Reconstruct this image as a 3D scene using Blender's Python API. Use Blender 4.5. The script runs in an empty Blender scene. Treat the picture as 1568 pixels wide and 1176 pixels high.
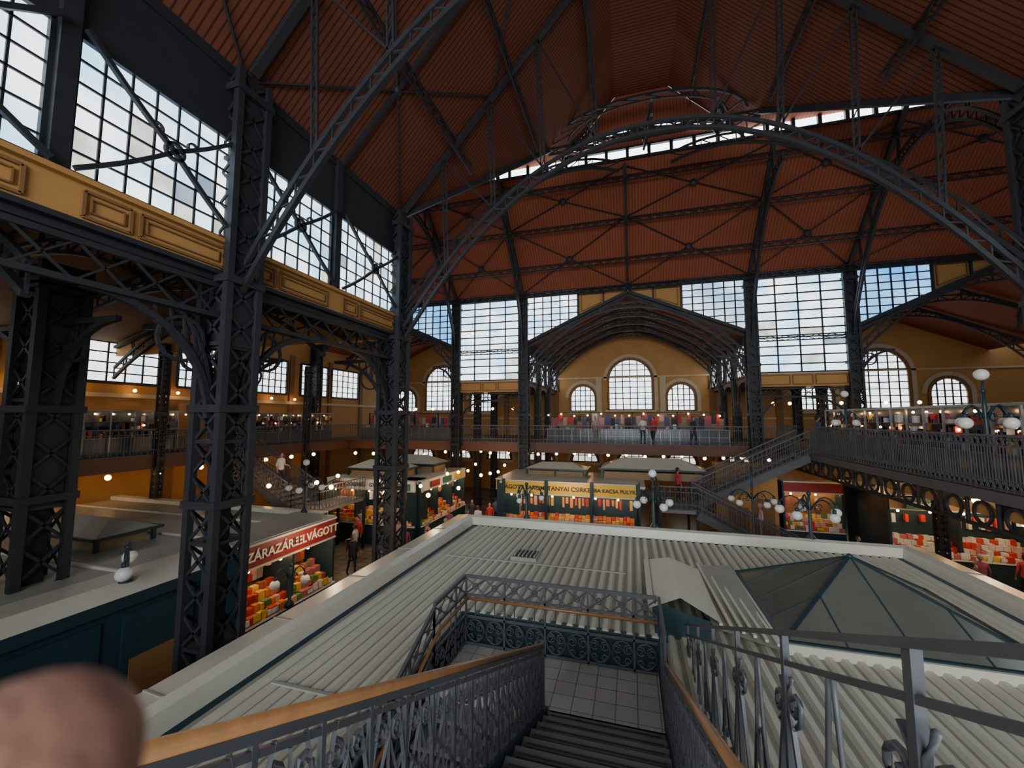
import bpy, math, random
from mathutils import Vector, Matrix
random.seed(4)
ZO=6.8
COL=bpy.context.scene.collection
bpy.context.scene.view_settings.exposure=.3
# ---------------------------------------------------------------- materials
def mat(name,col,rough=.6,metal=0.0,var=.2,scale=2.0,bump=0.0,emit=None,es=0.0,spec=.5):
    m=bpy.data.materials.new(name); m.use_nodes=True
    nt=m.node_tree; N=nt.nodes; L=nt.links
    p=N['Principled BSDF']; p.inputs['Roughness'].default_value=rough; p.inputs['Metallic'].default_value=metal
    p.inputs['Specular IOR Level'].default_value=spec
    tc=N.new('ShaderNodeTexCoord'); no=N.new('ShaderNodeTexNoise'); no.inputs['Scale'].default_value=scale; no.inputs['Detail'].default_value=5
    L.new(tc.outputs['Object'],no.inputs['Vector'])
    mx=N.new('ShaderNodeMix'); mx.data_type='RGBA'
    mx.inputs[6].default_value=(*[c*(1-var) for c in col],1); mx.inputs[7].default_value=(*[min(1,c*(1+var)) for c in col],1)
    L.new(no.outputs['Fac'],mx.inputs[0]); L.new(mx.outputs[2],p.inputs['Base Color'])
    if bump>0:
        b=N.new('ShaderNodeBump'); b.inputs['Strength'].default_value=bump; b.inputs['Distance'].default_value=.02
        L.new(no.outputs['Fac'],b.inputs['Height']); L.new(b.outputs['Normal'],p.inputs['Normal'])
    if emit:
        p.inputs['Emission Color'].default_value=(*emit,1); p.inputs['Emission Strength'].default_value=es
    return m
def mat_stripe(name,c1,c2,axis,period,rough=.75,width=.25):
    m=bpy.data.materials.new(name); m.use_nodes=True
    nt=m.node_tree; N=nt.nodes; L=nt.links; p=N['Principled BSDF']; p.inputs['Roughness'].default_value=rough
    p.inputs['Specular IOR Level'].default_value=.2
    tc=N.new('ShaderNodeTexCoord'); sp=N.new('ShaderNodeSeparateXYZ'); L.new(tc.outputs['Object'],sp.inputs[0])
    mu=N.new('ShaderNodeMath'); mu.operation='DIVIDE'; mu.inputs[1].default_value=period; L.new(sp.outputs[axis],mu.inputs[0])
    fr=N.new('ShaderNodeMath'); fr.operation='FRACT'; L.new(mu.outputs[0],fr.inputs[0])
    gt=N.new('ShaderNodeMath'); gt.operation='LESS_THAN'; gt.inputs[1].default_value=width; L.new(fr.outputs[0],gt.inputs[0])
    no=N.new('ShaderNodeTexNoise'); no.inputs['Scale'].default_value=.6; no.inputs['Detail'].default_value=6; L.new(tc.outputs['Object'],no.inputs['Vector'])
    a=N.new('ShaderNodeMix'); a.data_type='RGBA'; a.inputs[6].default_value=(*c1,1); a.inputs[7].default_value=(*[c*1.35 for c in c1],1); L.new(no.outputs['Fac'],a.inputs[0])
    x=N.new('ShaderNodeMix'); x.data_type='RGBA'; L.new(gt.outputs[0],x.inputs[0]); L.new(a.outputs[2],x.inputs[6]); x.inputs[7].default_value=(*c2,1)
    L.new(x.outputs[2],p.inputs['Base Color'])
    return m
def mat_tile(name,c1,c2,mort,size,rough=.4):
    m=bpy.data.materials.new(name); m.use_nodes=True
    nt=m.node_tree; N=nt.nodes; L=nt.links; p=N['Principled BSDF']; p.inputs['Roughness'].default_value=rough
    tc=N.new('ShaderNodeTexCoord'); br=N.new('ShaderNodeTexBrick'); br.offset=0
    br.inputs['Scale'].default_value=1/size; br.inputs['Brick Width'].default_value=1; br.inputs['Row Height'].default_value=1
    br.inputs['Mortar Size'].default_value=.025
    br.inputs['Color1'].default_value=(*c1,1); br.inputs['Color2'].default_value=(*c2,1); br.inputs['Mortar'].default_value=(*mort,1)
    L.new(tc.outputs['Object'],br.inputs['Vector']); L.new(br.outputs['Color'],p.inputs['Base Color'])
    return m
def mat_win(name,c1,c2,s,scale=.5):
    m=bpy.data.materials.new(name); m.use_nodes=True
    nt=m.node_tree; N=nt.nodes; L=nt.links; p=N['Principled BSDF']; p.inputs['Roughness'].default_value=.3
    p.inputs['Base Color'].default_value=(.3,.33,.36,1)
    tc=N.new('ShaderNodeTexCoord'); no=N.new('ShaderNodeTexNoise'); no.inputs['Scale'].default_value=scale; no.inputs['Detail'].default_value=3
    L.new(tc.outputs['Object'],no.inputs['Vector'])
    r=N.new('ShaderNodeValToRGB'); r.color_ramp.elements[0].position=.38; r.color_ramp.elements[1].position=.62
    r.color_ramp.elements[0].color=(*c1,1); r.color_ramp.elements[1].color=(*c2,1)
    L.new(no.outputs['Fac'],r.inputs[0]); L.new(r.outputs[0],p.inputs['Emission Color']); p.inputs['Emission Strength'].default_value=s
    return m
IRON=mat('iron_black_paint',(.023,.024,.028),.55,0,.3,4,spec=.35)
IRONG=mat('iron_grey_paint',(.085,.09,.10),.5,.1,.25,6)
OCH=mat('ochre_paint',(.42,.215,.06),.7,0,.15,1.2)
OCHD=mat('ochre_moulding',(.20,.095,.03),.7,0,.15,2)
OCHC=mat('ochre_board_ceiling',(.13,.07,.028),.8,0,.2,1)
CREAM=mat('cream_trim',(.48,.38,.24),.7)
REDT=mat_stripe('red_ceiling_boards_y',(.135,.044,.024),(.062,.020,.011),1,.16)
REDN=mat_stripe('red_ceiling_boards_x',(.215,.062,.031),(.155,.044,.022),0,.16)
REDF=mat_stripe('red_aisle_boards',(.19,.06,.03),(.11,.033,.018),1,.2)
WIN=mat_win('frosted_window_glass',(.36,.62,.86),(.90,.97,1),2.5,.8)
WINL=mat_win('lantern_glass',(.9,.95,1),(1,1,1),5,.7)
WINFILL=mat_win('rear_fill_glow',(.8,.9,1),(1,1,1),12,.7)  # strong glow added behind the camera as frontal fill
WINB=mat_win('blue_window_glass',(.05,.32,.80),(.30,.60,.95),1.7,.4)
WIN2=mat_win('pale_blue_window_glass',(.26,.42,.60),(.75,.88,1),1.9,.6)
WIND=mat_win('window_glass_far',(.6,.72,.82),(1,.98,.94),2.4,.9)
WINC=mat_win('cream_window_glass',(.50,.52,.45),(.85,.85,.75),1.5,1.5)
WING=mat_win('grey_window_glass',(.22,.34,.46),(.45,.58,.68),1.0,1.5)
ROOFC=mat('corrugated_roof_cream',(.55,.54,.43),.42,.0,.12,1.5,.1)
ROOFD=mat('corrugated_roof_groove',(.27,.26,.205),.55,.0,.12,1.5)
ROOFG=mat('flat_roof_grey',(.33,.33,.28),.5,0,.2,1.0,.1)
ROOFR=mat('roof_flashing_cream_sunlit',(.60,.585,.48),.33,.0,.18,1.0)  # cream flashing, lightened to hold bright highlights on the left roof edge
TEAL=mat('teal_paint',(.012,.036,.048),.45)
GLASS=mat('skylight_dusty_glass',(.16,.165,.14),.14,.3,.35,1.2)
WOOD=mat('handrail_wood',(.24,.115,.045),.35,0,.35,9)
TILE=mat_tile('landing_tile',(.46,.45,.40),(.40,.39,.35),(.16,.16,.15),.3)
FLOOR=mat_tile('hall_floor_tile',(.17,.165,.15),(.13,.13,.12),(.07,.07,.07),.5,.25)
STEP=mat('stair_tread_stone',(.17,.17,.175),.5)
GLOBE=mat('opal_globe_glass',(.75,.74,.7),.25)
BULB=mat('warm_bulb',(1,.7,.3),.5,emit=(1,.52,.18),es=26)
STRIP=mat('stall_tube_light',(1,.9,.7),.5,emit=(1,.66,.36),es=22)
RSIGN=mat('sign_red',(.26,.025,.025),.5); YSIGN=mat('sign_yellow',(.80,.47,.03),.5); WSIGN=mat('sign_white',(.7,.7,.66),.5); GSIGN=mat('sign_green',(.03,.16,.10),.5)
TXTW=mat('letters_cream',(.85,.78,.6),.5); TXTK=mat('letters_dark',(.04,.02,.02),.5)
PANEL=mat('stall_interior',(.26,.18,.10),.8)  # even brown for stall backs, monitor sides and a sign band
CASE=mat('display_case_glass',(.14,.155,.165),.15,.3,.5,1.5)
ALU=mat('case_frame_metal',(.24,.25,.25),.35,.5,.2,3)
BROWN=mat('gallery_fascia_brown',(.11,.045,.025),.6)
SKIN=mat('skin',(.40,.205,.15),.55,0,.1,60)
HSKIN=mat('finger_skin',(.26,.125,.09),.6,0,.22,45,.3); NAIL=mat('nail',(.5,.3,.25),.3)
goods=[mat('goods_%d'%i,c,.5) for i,c in enumerate([(.5,.04,.03),(.65,.2,.04),(.7,.45,.08),(.6,.58,.52),(.10,.22,.05),(.45,.13,.13),(.3,.1,.05),(.62,.33,.27)])]
cloth=[mat('cloth_%d'%i,c,.8) for i,c in enumerate([(.42,.035,.04),(.65,.62,.58),(.30,.07,.12),(.06,.08,.17),(.03,.03,.035),(.45,.26,.27)])]
# ---------------------------------------------------------------- builder
class B:
    def __init__(s): s.v=[];s.f=[];s.fm=[];s.m=[];s.sm=[]
    def mi(s,m):
        if m not in s.m: s.m.append(m)
        return s.m.index(m)
    def add(s,vs,fs,m,smooth=False):
        o=len(s.v); s.v+= [(v[0],v[1],v[2]+ZO) for v in vs]; k=s.mi(m)
        for f in fs: s.f.append([i+o for i in f]); s.fm.append(k); s.sm.append(smooth)
    def poly(s,pts,m): s.add(pts,[list(range(len(pts)))],m)
    def box(s,x0,x1,y0,y1,z0,z1,m):
        s.add([(x0,y0,z0),(x1,y0,z0),(x1,y1,z0),(x0,y1,z0),(x0,y0,z1),(x1,y0,z1),(x1,y1,z1),(x0,y1,z1)],
              [(3,2,1,0),(4,5,6,7),(0,1,5,4),(1,2,6,5),(2,3,7,6),(3,0,4,7)],m)
    def beam(s,p,q,w,h,m,up=(0,0,1)):
        p=Vector(p);q=Vector(q);d=q-p
        if d.length<1e-5: return
        d.normalize(); u=Vector(up)
        if abs(d.dot(u))>.98: u=Vector((1,0,0)) if abs(d.x)<.9 else Vector((0,1,0))
        a=d.cross(u).normalized()*w/2; c=a.cross(d).normalized()*h/2
        vs=[p-a-c,p+a-c,p+a+c,p-a+c,q-a-c,q+a-c,q+a+c,q-a+c]
        s.add(vs,[(3,2,1,0),(4,5,6,7),(0,1,5,4),(1,2,6,5),(2,3,7,6),(3,0,4,7)],m)
    def path(s,pts,w,h,m,up=(0,0,1)):
        for i in range(len(pts)-1): s.beam(pts[i],pts[i+1],w,h,m,up)
    def tube(s,pts,r,m,n=5,rs=None):
        pts=[Vector(p) for p in pts]; vs=[];fs=[]
        for i,p in enumerate(pts):
            d=(pts[min(i+1,len(pts)-1)]-pts[max(i-1,0)])
            if d.length<1e-6: d=Vector((0,0,1))
            d.normalize(); u=Vector((0,0,1)) if abs(d.z)<.9 else Vector((1,0,0))
            a=d.cross(u).normalized(); c=a.cross(d)
            rr=rs[i] if rs else r
            for k in range(n):
                t=2*math.pi*k/n; vs.append(p+a*rr*math.cos(t)+c*rr*math.sin(t))
        for i in range(len(pts)-1):
            for k in range(n): fs.append((i*n+k,i*n+(k+1)%n,(i+1)*n+(k+1)%n,(i+1)*n+k))
        fs.append(tuple(range(n))[::-1]); fs.append(tuple((len(pts)-1)*n+k for k in range(n)))
        s.add(vs,fs,m,n>=5)
    def ball(s,c,r,m,seg=12,ring=8,sc=(1,1,1)):
        vs=[];fs=[]
        for i in range(ring+1):
            ph=math.pi*i/ring
            for k in range(seg):
                t=2*math.pi*k/seg; vs.append((c[0]+r*sc[0]*math.sin(ph)*math.cos(t),c[1]+r*sc[1]*math.sin(ph)*math.sin(t),c[2]+r*sc[2]*math.cos(ph)))
        for i in range(ring):
            for k in range(seg): fs.append((i*seg+k,(i+1)*seg+k,(i+1)*seg+(k+1)%seg,i*seg+(k+1)%seg))
        s.add(vs,fs,m,True)
    def lattice(s,p,q,dv,n,w,m,t=.03,cross=True,chord=None,up=None):
        p=Vector(p);q=Vector(q);dv=Vector(dv); c=chord or w*1.6
        u=up or tuple(dv.normalized())
        s.beam(p,q,c,c,m,u); s.beam(p+dv,q+dv,c,c,m,u)
        for i in range(n):
            a=p+(q-p)*i/n; b2=p+(q-p)*(i+1)/n
            if cross or i%2==0: s.beam(a,b2+dv,w,t,m,u)
            if cross or i%2==1: s.beam(a+dv,b2,w,t,m,u)
    def build(s,name,parent=None):
        me=bpy.data.meshes.new(name); me.from_pydata([tuple(v) for v in s.v],[],s.f)
        for m in s.m: me.materials.append(m)
        for i,p in enumerate(me.polygons): p.material_index=s.fm[i]; p.use_smooth=s.sm[i]
        me.update(); o=bpy.data.objects.new(name,me); COL.objects.link(o)
        if parent: o.parent=parent
        return o
def text(body,loc,rot,size,m,parent,name='lettering'):
    cu=bpy.data.curves.new(name,'FONT'); cu.body=body; cu.size=size; cu.align_x='CENTER'; cu.align_y='CENTER'; cu.extrude=.01; cu.offset=.006
    t=bpy.data.objects.new(name,cu); COL.objects.link(t)
    t.location=(loc[0],loc[1],loc[2]+ZO); t.rotation_euler=rot; bpy.context.view_layer.update()
    me=bpy.data.meshes.new_from_object(t.evaluated_get(bpy.context.evaluated_depsgraph_get()))
    o=bpy.data.objects.new(name,me); o.matrix_world=t.matrix_world.copy(); COL.objects.link(o); me.materials.clear(); me.materials.append(m)
    bpy.data.objects.remove(t); o.parent=parent; return o
# ---------------------------------------------------------------- shell
b=B(); b.box(-24.3,27.3,-13.3,38.2,-7.0,-6.8,FLOOR); b.build('floor')
FY=26.0; EY=37.8
def arch_pts(cx,hw,z0,z1,n=14):
    zs=z1-hw; pts=[(cx-hw,z0),(cx+hw,z0)]
    for i in range(n+1):
        t=math.pi*i/n; pts.append((cx+hw*math.cos(t),zs+hw*math.sin(t)))
    return pts
wn=[0]
def wname(): wn[0]+=1; return 'window_%d'%wn[0]
def arch_window(cx,hw,z0,z1,Y,nx,ny,m):
    b=B(); P=arch_pts(cx,hw,z0,z1); b.poly([(x,Y,z) for x,z in P],m)
    P2=P+[P[0]]; b.path([(x,Y-.05,z) for x,z in P2],.2,.14,OCHD,(0,1,0))
    P3=arch_pts(cx,hw+.3,z0,z1+.3)[1:]; b.path([(x,Y+.02,z) for x,z in P3],.3,.22,CREAM,(0,1,0))
    zs=z1-hw
    for i in range(1,nx):
        x=cx-hw+2*hw*i/nx; zt=zs+math.sqrt(max(0,hw*hw-(x-cx)**2)); b.beam((x,Y-.04,z0),(x,Y-.04,zt),.08,.05,IRON,(0,1,0))
    for j in range(1,ny):
        z=z0+(z1-z0)*j/ny; w=hw if z<zs else math.sqrt(max(0,hw*hw-(z-zs)**2)); b.beam((cx-w,Y-.04,z),(cx+w,Y-.04,z),.07,.05,IRON,(0,1,0))
    b.box(cx-hw-.3,cx+hw+.3,Y-.2,Y+.02,z0-.25,z0,CREAM)
    b.build(wname())
b=B(); b.box(-24.3,27.3,EY,EY+.3,-6.8,8.4,OCH)
for z in(-.1,3.6): b.box(-24,27,EY-.12,EY,z,z+.14,CREAM)
for x in(-6.7,6.7,-11.6,11.6,-2.75,2.75): b.box(x-.25,x+.25,EY-.14,EY,-1.6,3.6,OCHD if abs(x)>3 else CREAM)
b.build('wall_far')
for cx in(0,-18.4,18.4):
    arch_window(cx,1.9,.7,5.3,EY-.03,6,9,WIND)
    for s in(-1,1): arch_window(cx+s*4.2,1.15,.6,3.0,EY-.03,5,5,WIND)
for k in range(-5,6): arch_window(k*4.1,1.2,-4.0,-2.75,EY-.03,4,2,WINC)
def rect_window(o,u,nrm,w,z0,z1,nx,ny,m,bar=.045,frame=.12,brace=None,patch=0):
    o=Vector((o[0],o[1],0));u=Vector((u[0],u[1],0));n=Vector((nrm[0],nrm[1],0)); b=B()
    def p(s,z,d=0): v=o+u*s+n*d; return (v.x,v.y,z)
    b.poly([p(0,z0),p(w,z0),p(w,z1),p(0,z1)],m)
    for i in range(nx):
        for j in range(ny):
            if random.random()<patch*(1.8 if j<ny/2 else .5):
                b.poly([p(w*i/nx,z0+(z1-z0)*j/ny,.012),p(w*(i+1)/nx,z0+(z1-z0)*j/ny,.012),p(w*(i+1)/nx,z0+(z1-z0)*(j+1)/ny,.012),p(w*i/nx,z0+(z1-z0)*(j+1)/ny,.012)],random.choice((WINC,WINC,WINC,WING,WIN2,WIN2)))
    b.path([p(0,z0,.04),p(w,z0,.04),p(w,z1,.04),p(0,z1,.04),p(0,z0,.04)],frame,frame,IRON,tuple(n))
    for i in range(1,nx): b.beam(p(w*i/nx,z0,.04),p(w*i/nx,z1,.04),bar,bar,IRON,tuple(n))
    for j in range(1,ny): b.beam(p(0,z0+(z1-z0)*j/ny,.04),p(w,z0+(z1-z0)*j/ny,.04),bar,bar,IRON,tuple(n))
    if brace=='x':
        d=.3; c=p(w/2,(z0+z1)/2,d); H=z1-z0
        for q in((0,z0),(w,z0),(0,z1),(w,z1)):
            pts=[]
            for k in range(6):
                t=k/5; s_=q[0]+(w/2-q[0])*t; z_=q[1]+((z0+z1)/2-q[1])*t; sag=.05*math.sin(math.pi*t)
                pts.append(p(s_,z_-sag,d))
            b.path(pts,.08,.08,IRON,tuple(n))
        ring=[p(w/2+.16*math.cos(t*math.pi/8),(z0+z1)/2+.16*math.sin(t*math.pi/8),d) for t in range(17)]
        b.path(ring,.05,.08,IRON,tuple(n))
        for sx in(-1,1):
            pts=[p(w/2+sx*(.32+.10*math.cos(t*.7)),(z0+z1)/2+.32*H/w+.10*math.sin(t*.7),d) for t in range(7)]
            b.path(pts,.03,.06,IRON,tuple(n))
    if brace=='ladder':
        zz=z0+(z1-z0)*.33
        b.lattice(p(0,zz,.15),p(w,zz,.15),(0,0,.28),6,.04,IRON)
    b.build(wname())
for X,s,nm in((-24,1,'wall_left'),(27,-1,'wall_right')):
    b=B(); b.box(min(X,X-s*.3),max(X,X-s*.3),-13.3,38.2,-6.8,5.8,OCH); b.box(min(X,X-s*.3),max(X,X-s*.3),13.4,26,5.8,14,OCH)
    for y in range(-12,38,4): b.box(min(X,X+s*.12),max(X,X+s*.12),y-.2,y+.2,-6.8,4.6,OCHD)
    b.box(min(X,X+s*.15),max(X,X+s*.15),-13,38,1.0,1.2,CREAM)
    b.build(nm)
    for y0,y1 in((-6,-2),(-.5,3.4),(5.3,9.4),(11.5,15.2),(16.1,18.4),(21,23.5),(24.8,27.6),(28.1,31.5)):
        o=(X+s*.05,y0) ; rect_window(o,(0,1),(s,0),y1-y0,1.7,4.1,5,5,WIND,.06,.14)
LX,RX,CX=-8.6,10.4,.9
EZ=7.9; SLP=1.08; EZR=8.6; SLR=(EZ+SLP*8.2-EZR)/8.2
def zt(x):
    d=x-CX
    return EZ+SLP*(9.5+d) if d<0 else EZR+SLR*(9.5-d) if d>1e-9 else EZ+SLP*9.5
def ez(s): return EZ if s<0 else EZR
def sl(s): return SLP if s<0 else SLR
def dd(s,z): return 9.5-(z-ez(s))/sl(s)
b=B(); b.box(-24.3,27.3,-13.3,-13,-6.8,8.7,OCH); b.poly([(-8.6,-13,8),(10.4,-13,8.6),(.9,-13,18.2)],OCH); b.build('wall_back')
rect_window((8.4,-12.95),(-1,0),(0,1),15,-1,7.8,12,8,WINFILL)  # unseen glowing pane added to the rear wall to light the hall
b=B()
for s in(-1,1):
    def q(d,y,z): return (CX+s*d,y,z)
    zp=EZ+SLP*8.2
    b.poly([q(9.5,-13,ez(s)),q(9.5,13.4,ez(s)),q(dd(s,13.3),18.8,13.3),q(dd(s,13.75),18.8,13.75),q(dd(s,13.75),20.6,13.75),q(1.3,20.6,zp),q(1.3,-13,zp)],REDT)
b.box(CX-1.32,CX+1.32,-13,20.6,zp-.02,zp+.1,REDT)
b.build('ceiling_transept')
xl1,xr1,xl2,xr2=CX-dd(-1,13.3),CX+dd(1,13.3),CX-dd(-1,13.75),CX+dd(1,13.75)
b=B()
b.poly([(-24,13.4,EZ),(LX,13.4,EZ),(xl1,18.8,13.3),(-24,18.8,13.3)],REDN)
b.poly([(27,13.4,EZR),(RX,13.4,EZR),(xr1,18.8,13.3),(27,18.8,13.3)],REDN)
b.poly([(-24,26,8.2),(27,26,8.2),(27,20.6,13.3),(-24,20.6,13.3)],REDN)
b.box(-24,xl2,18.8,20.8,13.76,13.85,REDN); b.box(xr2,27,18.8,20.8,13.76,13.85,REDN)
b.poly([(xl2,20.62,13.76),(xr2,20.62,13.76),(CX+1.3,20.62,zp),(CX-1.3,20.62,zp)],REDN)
b.build('ceiling_nave')
b=B(); b.box(-24,27,20.66,20.7,13.3,13.78,WINL)
x=-24
while x<27: b.box(x-.08,x+.08,20.5,20.66,13.28,13.8,IRON); x+=1.05
b.beam((-24,20.55,13.24),(27,20.55,13.24),.1,.12,IRON); b.beam((-24,20.55,13.82),(27,20.55,13.82),.1,.1,IRON)
b.build(wname())
b=B()
for i,(xa,xb,za,zb_) in enumerate(((-2.6,-1.2,14.3,14.5),(-.9,.3,14.7,14.88),(1.5,2.7,14.7,14.88),(3.0,4.3,14.3,14.5))):
    b.add([(xa,20.55,za-.25 if i<2 else za),(xb,20.55,za if i<2 else za-.25),(xb,20.55,zb_ if i<2 else zb_-.25),(xa,20.55,zb_-.25 if i<2 else zb_)],[(0,1,2,3)],WINL)
b.build(wname())
# ---------------------------------------------------------------- transept side walls (clerestory)
def side(X,s):
    n=(s,0); EE=EZ if s>0 else EZR
    b=B()
    x0,x1=sorted((X-s*.3,X+s*.08))
    b.box(x0,x1,-13,13.4,6.3,EE+.1,IRON)
    b.box(x0,x1,-13,13.4,2.95,3.9,IRON)
    xo=X+s*.12
    b.box(min(X,xo),max(X,xo),-13,13.4,3.15,3.8,OCH)
    ys=[-12.8,-9.5,-6.2,-2.9,.4,3.75,6.8,9.95,13.4]
    for i in range(len(ys)-1):
        a,c=ys[i]+.35,ys[i+1]-.35; xm=X+s*.15
        sq=.65
        for (p,q) in((a,a+sq),(a+sq+.15,c)):
            b.path([(xm,p,3.26),(xm,q,3.26),(xm,q,3.69),(xm,p,3.69),(xm,p,3.26)],.05,.05,OCHD,(1,0,0))
            b.path([(xm,p+.1,3.36),(xm,q-.1,3.36),(xm,q-.1,3.59),(xm,p+.1,3.59),(xm,p+.1,3.36)],.025,.04,OCHD,(1,0,0))
    for z in(3.12,3.84): b.box(min(X,X+s*.25),max(X,X+s*.25),-13,13.4,z-.05,z+.04,OCH if z>3.5 else IRON)
    for y in ys[1:-1]: b.box(X-.12,X+.2 if s>0 else X+.12,y-.12,y+.12,3.85,EE,IRON)
    b.lattice((X+s*.1,-13,2.2),(X+s*.1,13.4,2.2),(0,0,.65),34,.05,IRON,chord=.1)
    b.build('trim_clerestory_beam')
    for i in range(len(ys)-1):
        a,c=ys[i]+.14,ys[i+1]-.14
        rect_window((X,a),(0,1),n,c-a,3.92,6.28,7,6,WIN,.035,.1,'x',patch=.16)
side(LX,1); side(RX,-1)
b=B()
b.box(-24,LX-.3,13.3,13.5,3,EZ+.1,OCH); b.box(RX+.3,27,13.3,13.5,3,EZR+.1,OCH); b.build('wall_nave_near')
for x in(-23,-18.5,-14): rect_window((x+4,13.52),(-1,0),(0,1),4,4,7,6,6,WIN)
for x in(11,15.5,20): rect_window((x+4,13.52),(-1,0),(0,1),4,4,7,6,6,WIN)
def aisle(x0,x1,y0,y1,ze,zr,mt,nm):
    b=B(); xm=(x0+x1)/2
    b.poly([(x0,y0,ze),(xm,y0,zr),(xm,y1,zr),(x0,y1,ze)],mt); b.poly([(x1,y0,ze),(xm,y0,zr),(xm,y1,zr),(x1,y1,ze)],mt)
    b.build(nm)
aisle(-24,-8.9,-13,13.4,3.6,5.6,OCHC,'ceiling_aisle_left'); aisle(10.7,27,-13,13.4,3.6,5.6,OCHC,'ceiling_aisle_right')
for c in(0,-18.4,18.4): aisle(c-6.8,c+6.8,26.05,EY,4.95,8.0,REDF,'ceiling_far_bay')
b=B(); b.box(-11.6,-6.76,26.1,EY,2.2,2.35,OCHC); b.box(6.76,11.6,26.1,EY,2.2,2.35,OCHC); b.build('ceiling_far_passage')
for X,s in((-6.76,1),(6.76,-1),(-11.6,-1),(11.6,1)):
    b=B(); b.box(X-.05,X+.05,26.1,EY,4.4,5.05,IRON); b.box(X-.05,X+.05,26.1,EY,2.2,2.55,OCHD)
    b.build('trim_far_clerestory')
    for y in(26.6,29.6,32.6,35.2): rect_window((X+s*.06,y),(0,1),(s,0),2.5,2.5,4.4,5,4,WIND,.05,.12,'x')
# ---------------------------------------------------------------- trusses
def arch_truss(name,fixed,axis,c,half,zb0,za,roof,w=.1,n=18,side=(-1,1),depth=.42,struts=(.82,.62,.42,.22),pw=2.1,fine=1.0):
    b=B()
    def P(d,z,e=0): return (c+d,fixed+e,z) if axis=='x' else (fixed+e,c+d,z)
    def zb(t): return zb0+(za-zb0)*(1-abs(t)**pw)
    up=(0,1,0) if axis=='x' else (1,0,0)
    for s in side:
        T=[1-i/n for i in range(n+1)]
        lo=[P(s*half*t,zb(t)) for t in T]
        hi=[P(s*half*t,min(zb(t)+depth+.2*t,roof(s*half*t)-.1)) for t in T]
        b.path(lo,w,w*1.1,IRON,up); b.path(hi,w,w*.8,IRON,up)
        for i in range(n):
            b.beam(lo[i],hi[i],.035*fine,.04,IRON,up); b.beam(hi[i],lo[i+1],.035*fine,.04,IRON,up)
        b.beam(P(s*half,roof(s*half)-.2),P(s*.01,roof(s*.01)-.2),.13,.2,IRON,up)
        prev=None
        for t in struts:
            i=int(round((1-t)*n)); i=max(0,min(n,i)); A=Vector(hi[i]); R=Vector(P(s*half*t,roof(s*half*t)-.2))
            L=(R-A).length; e=.07
            off=Vector(P(e,0))-Vector(P(0,0))
            b.beam(A-off,R-off,.045,.05,IRON,up); b.beam(A+off,R+off,.045,.05,IRON,up)
            m=max(1,int(L/.35))
            for k in range(m): b.beam(A-off+(R-A)*k/m,A+off+(R-A)*(k+1)/m,.03,.03,IRON,up)
            if prev: b.beam(prev,A,.05,.05,IRON,up)
            prev=R
    return b.build(name)
for Y in(-6,.2,6.8,13.4):
    arch_truss('roof_arch_truss',Y,'x',CX,9.2,2.8,9.4,lambda d: zt(CX+d),.11,20,depth=.33)
def rn(d):
    return 8.2+(26-19.7-abs(d))*.93 if d>0 else EZ+(6.3-abs(d))*1.0
for X in(-18.4,-11.6,11.6,18.4): arch_truss('roof_arch_truss',X,'y',19.7,6.1,4.4,11.4,rn,.1,depth=.35,struts=(.8,.6,.4,.2))
for X in(-6.76,6.76): arch_truss('roof_arch_truss',X,'y',19.7,6.1,4.4,11.4,rn,.1,side=(1,),depth=.35,struts=(.8,.6,.4,.2))
b=B()
def far_pt(x,z,off=.18): return (x,26-(z-8.2)/5.1*5.4-off*.6,z-off)
for z in(8.45,9.7,11.3,12.8): b.lattice(far_pt(-24,z),far_pt(27,z),(0,-.12,-.34),90,.03,IRON,cross=True,chord=.06)
xs=[-18.4,-11.6,-6.76,0,6.76,11.6,18.4,25]
for i in range(len(xs)-1):
    for (za,zb_) in((8.4,11.3),(11.3,13.1)):
        b.beam(far_pt(xs[i],za,.1),far_pt(xs[i+1],zb_,.1),.05,.05,IRON); b.beam(far_pt(xs[i],zb_,.1),far_pt(xs[i+1],za,.1),.05,.05,IRON)
        b.ball(far_pt((xs[i]+xs[i+1])/2,(za+zb_)/2,.12),.2,IRON,10,6,(1,.6,1))
b.beam(far_pt(0,8.3),far_pt(0,13.2),.14,.2,IRON)
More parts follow.
